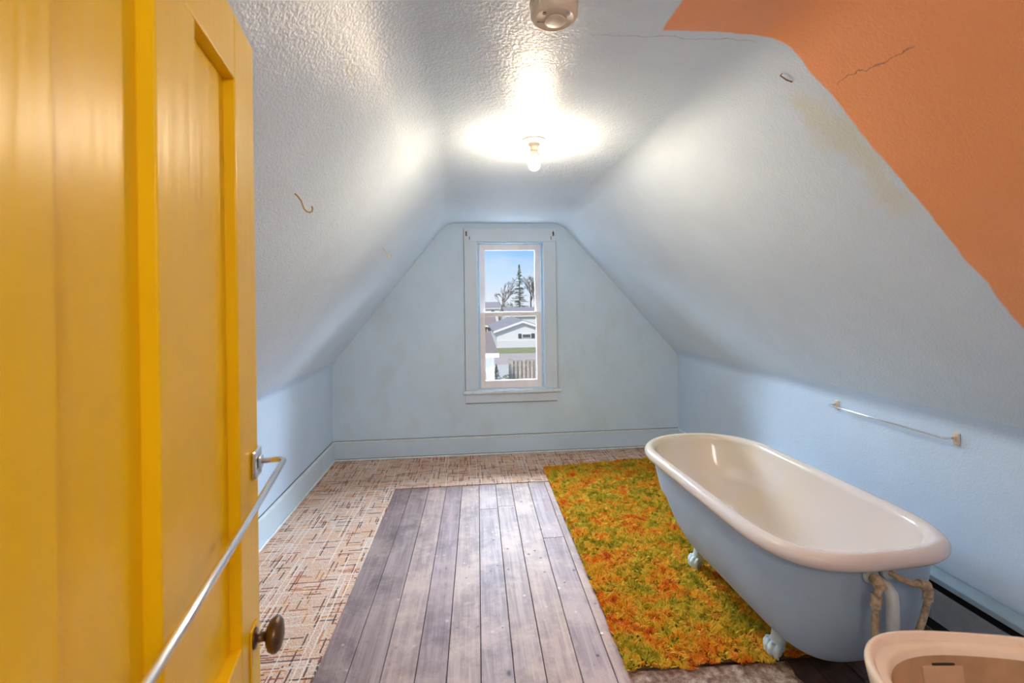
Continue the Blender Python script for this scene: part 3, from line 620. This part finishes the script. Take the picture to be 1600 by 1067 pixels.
# ------------------------------------------------------------------ clawfoot bathtub
TCX, TCY, TTH, TL, TW = 1.3636, 2.0745, 0.0293, 1.4219, 0.7325
AN, AF, NN, NF, ZR = 0.437, 0.350, 3.35, 2.185, 0.570
def tw(u, v, z): return Vector((TCX+u*math.cos(TTH)-v*math.sin(TTH), TCY+u*math.sin(TTH)+v*math.cos(TTH), z))
def ring(side, near, far, z, N=96):
    hw, ln = TW/2-side, TL-near-far; v_n, v_f = -TL/2+near, TL/2-far
    an, af = AN*(hw/(TW/2)), AF*(hw/(TW/2)); out = []
    if far > 0.12: af = min(ln-an-0.02, AF+far*0.15)
    for j in range(N):
        th = 2*math.pi*j/N; c, s = math.cos(th), math.sin(th)
        n_, a_ = (NF, af) if s >= 0 else (NN, an)
        u = hw*math.copysign(abs(c)**(2/n_), c); v = math.copysign(a_*abs(s)**(2/n_), s)+((v_f-af) if s >= 0 else (v_n+an))
        out.append(tw(u, v, z))
    return out
def wallprof(z_top, z_bot, base, lin, rnd, n=22, k=3.2):
    out = []
    for i in range(n+1):
        t_ = 1-(1-i/n)**1.8; q = 1-(1-min(1, t_)**k)**(1/k)
        out.append((z_top+(z_bot-z_top)*t_, tuple(base+l*t_+r*q for l, r in zip(lin, rnd))))
    return out
LIN, RND = (0.050, 0.035, 0.150), (0.115, 0.095, 0.17)
tub = thing('bathtub', (TCX, TCY, 0), 'clawfoot cast iron bathtub, cream inside and pale blue outside', 'bathtub')
rings = [ring(*ins, z) for z, ins in wallprof(0.566, 0.150, 0.040, LIN, RND)]
for sc_, dz in ((0.7, -0.004), (0.35, -0.006), (0.01, -0.007)):
    c = sum(rings[22], Vector())/len(rings[22]); rings.append([c+(q-c)*sc_+Vector((0, 0, dz)) for q in rings[22]])
mk('shell', G().loft(rings, cap=False), 'tub_out', tub, smooth=True, fix=True)
prof = []
for i in range(15):
    a = math.radians(-62+(180+62)*i/14); prof.append((ZR+0.030*math.sin(a), (0.030-0.030*math.cos(a),)*3))
rings = [ring(*ins, z) for z, ins in prof]
inn = wallprof(ZR-0.008, 0.172, 0.0605, LIN, RND); k0 = len(rings)
rings += [ring(*ins, z) for z, ins in inn]
last = rings[-1]; c = sum(last, Vector())/len(last)
for sc_, dz in ((0.7, -0.003), (0.35, -0.006), (0.01, -0.007)): rings.append([c+(q-c)*sc_+Vector((0, 0, dz)) for q in last])
mk('basin', G().loft(rings, cap=False), 'enamel', tub, smooth=True, fix=False)
def foot(u, v, side):
    g = G(); D = Vector((side*math.cos(TTH), side*math.sin(TTH), 0)); b0 = tw(u, v, 0); S = Vector((-D.y, D.x, 0)); Zv = Vector((0, 0, 1))
    def q(d, s, z): return b0+D*d+S*s+Zv*z
    def oval(c, a, b_, nrm, n=14):   # a along S, b_ along in-plane
        t_ = nrm.cross(S).normalized(); return [c+S*math.cos(2*math.pi*j/n)*a+t_*math.sin(2*math.pi*j/n)*b_ for j in range(n)]
    path = [(-0.085, 0.215, 0.085, 0.020), (-0.058, 0.190, 0.072, 0.024), (-0.032, 0.160, 0.050, 0.025), (-0.018, 0.128, 0.034, 0.024), (-0.016, 0.098, 0.028, 0.024), (-0.012, 0.070, 0.029, 0.027), (-0.006, 0.044, 0.030, 0.030)]
    rs = []
    for i, (d, z, a, b_) in enumerate(path):
        d2 = path[min(i+1, 6)]; d0 = path[max(i-1, 0)]; nr = (D*(d2[0]-d0[0])+Zv*(d2[1]-d0[1])).normalized(); rs.append(oval(q(d, 0, z), a, b_, nr))
    g.loft(rs); g.ball(q(0.0, 0, 0.034), 0.027)
    for s_, r_ in ((-0.031, 0.0098), (-0.0105, 0.0112), (0.0105, 0.0112), (0.031, 0.0098)):
        dd = 0.028 if abs(s_) < 0.02 else 0.018
        g.tube([q(-0.004, s_*0.8, 0.068), q(dd-0.010, s_, 0.064), q(dd, s_, 0.050), q(dd+0.002, s_, 0.032), q(dd-0.010, s_*0.9, 0.016)], [r_*0.7, r_*1.05, r_*1.1, r_*0.95, r_*0.55], 10)
    g.lathe([(0.001, 0), (0.020, 0), (0.022, 0.006), (0.016, 0.012), (0.001, 0.012)], q(0.004, 0, 0.0135 if v > -0.3 or side < 0 else 0.0005), n=16)
    o = mk('claw_foot', g, 'foot', tub, smooth=True, fix=True)
    rm = o.modifiers.new('remesh', 'REMESH'); rm.mode = 'VOXEL'; rm.voxel_size = 0.0026; rm.use_smooth_shade = True
    sm_ = o.modifiers.new('smooth', 'SMOOTH'); sm_.factor = 0.5; sm_.iterations = 2
for u, v, s_ in ((-0.166, -0.345, -1), (-0.166, 0.262, -1), (0.166, -0.345, 1), (0.166, 0.262, 1)): foot(u, v, s_)
# supply and waste pipes at the near end
ye = TCY-TL/2
def pipe(name, pts, r, mat, joints=()):
    o = mk(name, G().tube(pts, r, 12), mat, tub, smooth=True)
    for a, b_, rr in joints: mk('fitting', G().tube([a, b_], rr, 12), mat, o, smooth=True, angle=40)
    return o
yp = ye-0.012
pipe('supply_pipe', [(1.318, ye+0.07, 0.520), (1.318, yp+0.015, 0.522), (1.312, yp, 0.514), (1.296, yp-0.004, 0.494), (1.287, yp-0.004, 0.46), (1.284, yp-0.004, 0.002)], 0.0105, 'pipe',
     [((1.318, yp+0.03, 0.521), (1.310, yp-0.004, 0.508), 0.018), ((1.294, yp-0.004, 0.490), (1.286, yp-0.004, 0.452), 0.0155)])
pipe('supply_pipe', [(1.380, ye+0.07, 0.530), (1.388, yp+0.01, 0.528), (1.420, yp, 0.514), (1.452, yp-0.002, 0.511), (1.474, yp-0.004, 0.500), (1.474, yp-0.006, 0.47), (1.452, yp-0.008, 0.405), (1.424, yp-0.010, 0.345), (1.400, yp-0.010, 0.26), (1.395, yp-0.010, 0.002)], 0.0095, 'pipe',
     [((1.446, yp-0.001, 0.512), (1.476, yp-0.003, 0.504), 0.0155), ((1.476, yp-0.004, 0.498), (1.470, yp-0.006, 0.462), 0.0145)])
pipe('overflow_pipe', [(1.346, ye+0.06, 0.502), (1.346, yp+0.012, 0.500), (1.346, yp-0.002, 0.488), (1.346, yp-0.006, 0.46), (1.346, yp-0.006, 0.002)], 0.0185, 'pipe_blue')
for px_, z_ in ((1.318, 0.521), (1.381, 0.530)):
    mk('collar', G().lathe([(0.001, 0), (0.026, 0), (0.024, 0.008), (0.001, 0.008)], (px_, ye+0.035, z_), (0, -1, 0), 18), 'pipe_blue', tub, smooth=True, angle=40)

# ------------------------------------------------------------------ sink at the near right
SC, SR = Vector((0.886, 0.583, 0)), math.radians(-12); SZ = 0.81
def sw(u, v, z): return Vector((SC.x+u*math.cos(SR)-v*math.sin(SR), SC.y+u*math.sin(SR)+v*math.cos(SR), z))
def sring(hw, vb, vf, z, N=64, nx=3.2, u0=0.0):
    out = []; vc, hv = (vb+vf)/2, (vf-vb)/2
    for j in range(N):
        th = 2*math.pi*j/N; c, s = math.cos(th), math.sin(th)
        n_ = nx if s >= 0 else nx*2.2
        out.append(sw(u0+hw*math.copysign(abs(c)**(2/n_), c), vc+hv*math.copysign(abs(s)**(2/n_), s), z))
    return out
snk = thing('pedestal_sink', (SC.x, SC.y, 0), 'tan porcelain pedestal sink cut off at the lower right corner', 'sink')
rr = []
for hw, vb, vf, z in ((0.17, -0.16, 0.12, 0.62), (0.20, -0.19, 0.160, 0.66), (0.228, -0.20, 0.19, 0.735), (0.238, -0.20, 0.199, 0.790), (0.240, -0.20, 0.201, 0.804), (0.2385, -0.20, 0.1995, 0.811), (0.234, -0.197, 0.195, 0.813), (0.230, -0.193, 0.192, 0.811), (0.227, -0.190, 0.189, 0.805), (0.225, -0.187, 0.187, 0.802)):
    rr.append(sring(hw, vb, vf, z))
mk('rim', G().loft(rr, cap=False), 'sink', snk, smooth=True)
rr = [sring(0.225, -0.187, 0.187, 0.802)]
for hw, vb, vf, z in ((0.214, -0.11, 0.178, 0.8005), (0.209, -0.104, 0.173, 0.797), (0.206, -0.101, 0.170, 0.788)): rr.append(sring(hw, vb, vf, z, nx=2.6))
mk('deck', G().loft(rr, cap=False), 'sink', snk, smooth=True)
BW = ((0.206, -0.101, 0.170, 0.788), (0.203, -0.097, 0.168, 0.77), (0.195, -0.090, 0.162, 0.73), (0.168, -0.070, 0.140, 0.68), (0.10, -0.03, 0.08, 0.655), (0.03, 0.01, 0.04, 0.650), (0.002, 0.024, 0.026, 0.650))
rr = [sring(hw, vb, vf, z, nx=2.6) for hw, vb, vf, z in BW]
mk('bowl', G().loft(rr, cap=False), 'sink_bowl', snk, smooth=True)
pp = [sring(a*0.12, -a*0.11, a*0.08, z, 40, 2.4) for a, z in ((1.25, 0.002), (1.25, 0.03), (1.0, 0.07), (0.8, 0.2), (0.8, 0.45), (1.0, 0.58), (1.35, 0.632))]
mk('pedestal', G().loft(pp), 'sink', snk, smooth=True, angle=50)
# overflow plate set in the front wall of the bowl
g = G(); pa = []
for (u, z) in ((-0.105, 0.738), (-0.030, 0.738), (-0.030, 0.772), (-0.105, 0.772)):
    pa.append((u, z))
def fr(u, z):
    k = next(i for i in range(6) if BW[i+1][3] <= z); f = (BW[k][3]-z)/(BW[k][3]-BW[k+1][3]); hw, vb, vf = [BW[k][i]*(1-f)+BW[k+1][i]*f for i in range(3)]
    return (vb+vf)/2+(vf-vb)/2*(1-(abs(u)/hw)**2.6)**(1/2.6)
vsx = [sw(u, fr(u, z)-0.002, z) for u, z in pa]+[sw(u, fr(u, z)+0.004, z) for u, z in pa]
mk('overflow_plate', g.add(vsx, [(0,1,2,3),(7,6,5,4),(0,4,5,1),(1,5,6,2),(2,6,7,3),(3,7,4,0)]), 'sink_plate', snk, bevel=0.002)
pa = [(-0.085, 0.7725), (-0.045, 0.7725), (-0.045, 0.7752), (-0.085, 0.7752)]
vsx = [sw(u, fr(u, z)-0.0025, z) for u, z in pa]+[sw(u, fr(u, z)+0.004, z) for u, z in pa]
mk('overflow_slot', G().add(vsx, [(0,1,2,3),(7,6,5,4),(0,4,5,1),(1,5,6,2),(2,6,7,3),(3,7,4,0)]), 'dark', snk)
for u in (-0.09, 0.09):
    mk('tap', G().lathe([(0.001, 0), (0.022, 0), (0.020, 0.012), (0.010, 0.02), (0.010, 0.045), (0.024, 0.05), (0.024, 0.062), (0.001, 0.066)], sw(u, -0.148, 0.8025), n=20), 'chrome', snk, smooth=True, angle=40)

# ------------------------------------------------------------------ wall towel bar and hooks
wb = thing('wall_towel_bar', (XR-0.03, 2.04, 0.84), 'thin metal towel bar with cream mounts on the blue wall above the bathtub', 'towel bar')
zb, X0 = 0.852, XR-0.0015
for yy in (1.722, 2.345):
    mk('mount', B(X0-0.010, X0, yy-0.012, yy+0.012, zb-0.030, zb+0.022), 'white_plastic', wb, bevel=0.004, seg=2)
    mk('mount_boss', B(X0-0.020, X0-0.0102, yy-0.006, yy+0.006, zb-0.012, zb+0.010), 'white_plastic', wb, bevel=0.003)
xo = X0-0.058
mk('rod', G().tube([(X0-0.02, 1.722, zb), (xo+0.012, 1.722, zb), (xo+0.003, 1.728, zb), (xo, 1.742, zb), (xo, 2.325, zb), (xo+0.003, 2.339, zb), (xo+0.012, 2.345, zb), (X0-0.02, 2.345, zb)], 0.0042, 10), 'chrome', wb, smooth=True)
nl = Vector((ZC-KL, 0, -(CL-XL))).normalized(); dl = Vector((-(CL-XL), 0, -(ZC-KL))).normalized()
def onL(y, z): return Vector((XL+(z-KL)*(CL-XL)/(ZC-KL), y, z))
def ceiling_hook(p, sc_, mat, label, tilt=0.35):
    A = p; Yv = Vector((0, 1, 0))
    def q(n_, d, s): return A+nl*n_*sc_+dl*d*sc_+Yv*s*sc_
    def k_(n_, z, y_): return A+Vector((nl.x, 0, nl.z*0.3)).normalized()*n_*sc_+Vector((0, 0, z*sc_))+Yv*y_*sc_
    pts = [A-nl*0.004] + [k_(*w) for w in ((0.008, -0.006, 0.002), (0.018, -0.018, 0.004), (0.022, -0.030, 0.006), (0.025, -0.040, 0.008), (0.032, -0.047, 0.011), (0.041, -0.048, 0.014), (0.048, -0.042, 0.017), (0.050, -0.033, 0.018), (0.047, -0.026, 0.018))]
    return tag(mk('ceiling_hook', G().tube(pts, 0.0026*sc_**0.5, 8), mat, smooth=True), label, 'hook', 'hooks on the left slope')
ceiling_hook(onL(1.44, 1.785), 0.95, 'brass', 'large brass screw hook on the left slope beside the yellow door')
ceiling_hook(onL(2.86, 1.785), 1.0, 'white_plastic', 'small white painted hook midway along the left slope')
ceiling_hook(onL(4.22, 1.93+0.1), 0.9, 'white_plastic', 'tiny painted hook high on the left slope next to the window wall')
pr_ = Vector((0.943, 1.281, 2.12)); nr_ = Vector((-(ZC-KR), 0, -(XR-CR))).normalized()
tag(mk('wire_stub', G().tube([pr_-nr_*0.01, pr_+nr_*0.008, pr_+nr_*0.014+Vector((0.02, -0.006, -0.012)), pr_+nr_*0.016+Vector((0.034, -0.014, -0.020))], 0.0022, 6), 'rust', smooth=True), 'short twisted wire stub in the right slope near the orange paint', 'wire')
# loose paint flakes on the boards
for i, (xx, yy) in enumerate(((0.43, 2.72), (0.30, 2.70), (0.205, 2.66), (0.50, 2.75), (0.47, 2.31), (0.36, 2.62), (0.13, 2.02), (0.555, 1.93))):
    s_ = random.uniform(0.004, 0.008); a = random.uniform(0, 3); pol = [(xx+s_*math.cos(a+k*1.25)*random.uniform(0.6, 1.2), yy+s_*math.sin(a+k*1.25)*random.uniform(0.6, 1.2)) for k in range(5)]
    tag(mk('paint_flake', G().prism(pol, 2, 0.0009, 0.004), 'chip'), 'tiny white paint flake lying on the bare floorboards', 'debris', 'paint flakes on the boards')

# ------------------------------------------------------------------ outdoors beyond the window
ZG = -3.4
struct(mk('ground', B(-60, 120, 5.2, 260, ZG-0.3, ZG), 'concrete'), 'pale concrete yard and street level below the window', 'ground')
struct(mk('street', B(-60, 120, 34.5, 41.5, ZG, ZG+0.02), 'road'), 'pinkish grey asphalt street in front of the white house', 'road')
struct(mk('lawn', B(-60, 120, 41.7, 49, ZG, ZG+0.05), 'lawn'), 'strip of grass in front of the white house', 'lawn')
struct(mk('far_lawn', B(-60, 120, 49, 250, ZG, ZG+0.04), 'lawn'), 'grass between the distant houses', 'lawn')
def house(name, x0, x1, y0, y1, ze, zp, wall, roof, label, over=0.35, ridge_y=True):
    h = thing(name, ((x0+x1)/2, (y0+y1)/2, ZG), label, 'house')
    xm, ym = (x0+x1)/2, (y0+y1)/2
    if ridge_y:
        mk('wall', G().prism([(x0, ZG+0.06), (x1, ZG+0.06), (x1, ze), (xm, zp), (x0, ze)], 1, y0, y1), wall, h)
        sl = (zp-ze)/(xm-x0)
        for s_ in (-1, 1):
            xe = xm+s_*(xm-x0+over); zee = zp-sl*(xm-x0+over)
            r = mk('roof', G().prism([(xm, zp+0.02), (xe, zee+0.02), (xe, zee+0.20), (xm, zp+0.20)], 1, y0-over, y1+over), roof, h)
            mk('fascia', G().prism([(xm, zp-0.06), (xe, zee-0.06), (xe, zee+0.16), (xm, zp+0.16)], 1, y0-over-0.06, y0-over-0.005), 'fascia', r)
    else:
        mk('wall', G().prism([(y0, ZG+0.06), (y1, ZG+0.06), (y1, ze), (ym, zp), (y0, ze)], 0, x0, x1), wall, h)
        sl = (zp-ze)/(ym-y0)
        for s_ in (-1, 1):
            yy = ym+s_*(ym-y0+over); zee = zp-sl*(ym-y0+over)
            r = mk('roof', G().prism([(ym, zp+0.02), (yy, zee+0.02), (yy, zee+0.20), (ym, zp+0.20)], 0, x0-over, x1+over), roof, h)
            if s_ < 0: mk('fascia', B(x0-over, x1+over, yy-0.06, yy-0.005, zee-0.05, zee+0.17), 'fascia', r)
    return h
def house_window(h, xa, xb, za, zb_, yf, shutters=True):
    w = mk('window', B(xa, xb, yf-0.08, yf-0.002, za, zb_), 'fascia', h)
    mk('pane', B(xa+0.08, xb-0.08, yf-0.11, yf-0.081, za+0.07, zb_-0.07), 'darkglass', w)
    if shutters:
        mk('shutter', B(xa-0.36, xa-0.03, yf-0.08, yf-0.002, za, zb_), 'shutter', w); mk('shutter', B(xb+0.03, xb+0.36, yf-0.08, yf-0.002, za, zb_), 'shutter', w)
hA = house('white_house', 2.75, 8.05, 46.0, 58.0, -1.62, -0.72, 'siding', 'shingle', 'white sided house with grey gable roof across the street')
house_window(hA, 5.30, 6.25, -2.36, -1.90, 46.0)
for k in range(8): mk('siding_board', B(2.74, 8.06, 45.965, 45.999, ZG+0.1+k*0.2, ZG+0.27+k*0.2), 'siding', hA) if k < 4 else None
hB = house('back_house', 5.6, 16.0, 66.0, 78.0, -0.75, 0.25, 'siding', 'shingle', 'second white house partly hidden behind the grey roof', ridge_y=False)
hC = house('brick_house', -3.0, 3.4, 62.0, 70.0, -1.9, -0.75, 'brick_br', 'shingle_br', 'brown brick house at the left behind the neighbouring roof', ridge_y=False)
for xa in (-1.0, 0.9, 2.4): house_window(hC, xa, xa+0.9, -2.7, -2.1, 62.0, False)
hD = house('distant_house', 1.5, 6.9, 104.0, 112.0, -0.2, 1.05, 'siding', 'shingle', 'small distant pale house beneath the bare tree', ridge_y=False)
house_window(hD, 4.9, 5.8, -1.4, -0.6, 104.0, False)
hN = thing('neighbour_house', (-1.0, 17, ZG), 'neighbouring white sided house wall with brown roof just below the window', 'house')
mk('wall', B(-5, 0.78, 15.0, 22.0, ZG+0.01, -0.33), 'siding', hN)
mk('roof', G().prism([(14.7, -0.33), (19.6, 0.00), (24.0, -0.33), (24.0, -0.2), (19.6, 0.13), (14.7, -0.22)], 0, -5.2, 0.92), 'shingle_br', hN)
mk('gutter', B(-5.2, 0.94, 14.60, 14.695, -0.36, -0.235), 'fascia', hN)
mk('corner_board', B(0.70, 0.80, 14.96, 14.999, ZG+0.02, -0.335), 'fascia', hN)
mt = mk('meter_box', B(0.36, 0.50, 14.90, 14.999, -1.25, -0.85), 'heater', hN)
mk('conduit', G().tube([(0.43, 14.95, -1.255), (0.43, 14.95, -2.4)], 0.025, 8), 'heater', mt)
fe = thing('board_fence', (2.9, 23.6, ZG), 'weathered grey wooden board fence beyond the yard', 'fence')
for k in range(9):
    xx = 2.10+k*0.212
    mk('board', B(xx, xx+0.150, 23.55, 23.58, ZG+0.01, -1.60+random.uniform(-0.03, 0.03)), 'fence', fe)
for k in range(8): mk('board', B(2.10+k*0.212+0.14, 2.10+k*0.212+0.222, 23.70, 23.72, ZG+0.01, -1.66), 'fence', fe)
for zz in (-3.0, -1.95): mk('rail', B(2.08, 4.02, 23.585, 23.66, zz, zz+0.10), 'fence', fe)
mk('post', B(2.02, 2.12, 23.585, 23.69, ZG+0.01, -1.55), 'fence', fe)
def leafy(name, c, r, n, mat, label, cat, cone=False):
    g = G()
    for i in range(n):
        if cone:
            h = random.random(); rad = r[0]*(1-h)*random.uniform(0.3, 1); a = random.uniform(0, 6.28); p = Vector((c[0]+rad*math.cos(a), c[1]+rad*math.sin(a), c[2]+h*r[2]))
        else:
            v = Vector((random.gauss(0, 1), random.gauss(0, 1), random.gauss(0, 1))).normalized()*random.uniform(0.5, 1)**0.5
            p = Vector((c[0]+v.x*r[0], c[1]+v.y*r[1], c[2]+r[2]+v.z*r[2]))
        s = 0.10*max(r[0], 0.4); u = Vector((random.gauss(0, 1), random.gauss(0, 1), random.gauss(0, 1))).normalized(); w = u.orthogonal().normalized()
        g.add([p-u*s, p+w*s*0.5, p+u*s, p-w*s*0.5], [(0, 1, 2, 3)])
    t_ = thing(name, c, label, cat); o = mk('foliage', g, mat, t_, fix=False); o['kind'] = 'stuff'
    mk('stem', G().tube([c, (c[0], c[1], c[2]+r[2]*0.8)], 0.05*r[0]+0.01, 6), 'bark', t_); return t_
leafy('dwarf_conifer', (1.62, 28, ZG), (0.33, 0.33, 0.95), 400, 'needle', 'small dark conical shrub beside the white neighbouring wall', 'shrub', True)
leafy('low_shrub', (2.5, 28.3, ZG), (0.45, 0.4, 0.12), 200, 'bush', 'low brownish shrub right of the conical shrub', 'shrub')
leafy('hedge_bush', (8.0, 92, ZG), (1.6, 1.2, 2.35), 700, 'bush', 'rounded green bush at the foot of the tall conifer', 'bush')
leafy('evergreen_bush', (11.4, 93, ZG), (2.0, 1.2, 1.9), 600, 'needle', 'dark evergreen bush right of the tall conifer', 'bush')
def bare_tree(base, height, seed, spread, label):
    rd = random.Random(seed); g = G()
    def grow(p, d, L, r, lvl):
        q = p+d*L; k = 3; pts = [p]
        for i in range(1, k+1): pts.append(p+d*L*i/k+Vector((rd.gauss(0, 1), rd.gauss(0, 1), 0))*L*0.03)
        g.tube(pts, [r, r*0.9, r*0.8, r*0.7], 5, cap=False); q = pts[-1]
        if lvl == 0: return
        for i in range(rd.choice((2, 3, 3)) if lvl > 1 else 3):
            a = rd.uniform(0, 6.28); tl = rd.uniform(0.35, 0.8)*spread; ax = Vector((math.cos(a), math.sin(a), 0))
            nd = (d+ax*tl+Vector((0, 0, 0.12))).normalized(); grow(q if i else pts[2], nd, L*rd.uniform(0.62, 0.85), max(0.028, r*0.62), lvl-1)
    t_ = thing('bare_tree', base, label, 'tree', 'bare trees behind the houses')
    grow(Vector(base), Vector((0, 0, 1)), height*0.30, height*0.026, 6)
    mk('branches', g, 'bark', t_, smooth=True, fix=False)['kind'] = 'stuff'
bare_tree((5.6, 84, ZG), 9.0, 3, 1.0, 'leafless spreading tree left of the conifer')
bare_tree((11.7, 84, ZG), 10.6, 11, 0.75, 'leafless tree cut by the right edge of the window glass')
ct = thing('tall_conifer', (9.35, 84, ZG), 'tall thin sparse conifer rising above the roofs', 'tree')
mk('trunk', G().tube([(9.35, 84, ZG), (9.35, 84, 8.2)], [0.2, 0.03], 7), 'bark', ct)
g = G(); rd = random.Random(5)
for i in range(230):
    h = rd.random()**0.8; z = ZG+1.6+h*9.9; rad = (1-h)*2.0*rd.uniform(0.5, 1.1)+0.12; a = rd.uniform(0, 6.28)
    p0 = Vector((9.35, 84, z)); p1 = p0+Vector((math.cos(a)*rad, math.sin(a)*rad, -0.12*rad+0.1)); w = Vector((-math.sin(a), math.cos(a), 0))
    for j in range(5):
        f = (j+1)/5; c = p0.lerp(p1, f); s = 0.16*(1.1-f*0.5)
        g.add([c-w*s+Vector((0, 0, -0.10)), c+(p1-p0)*0.14, c+w*s+Vector((0, 0, -0.10)), c+Vector((0, 0, 0.08))], [(0, 1, 2, 3)])
mk('foliage', g, 'needle', ct, fix=False)['kind'] = 'stuff'
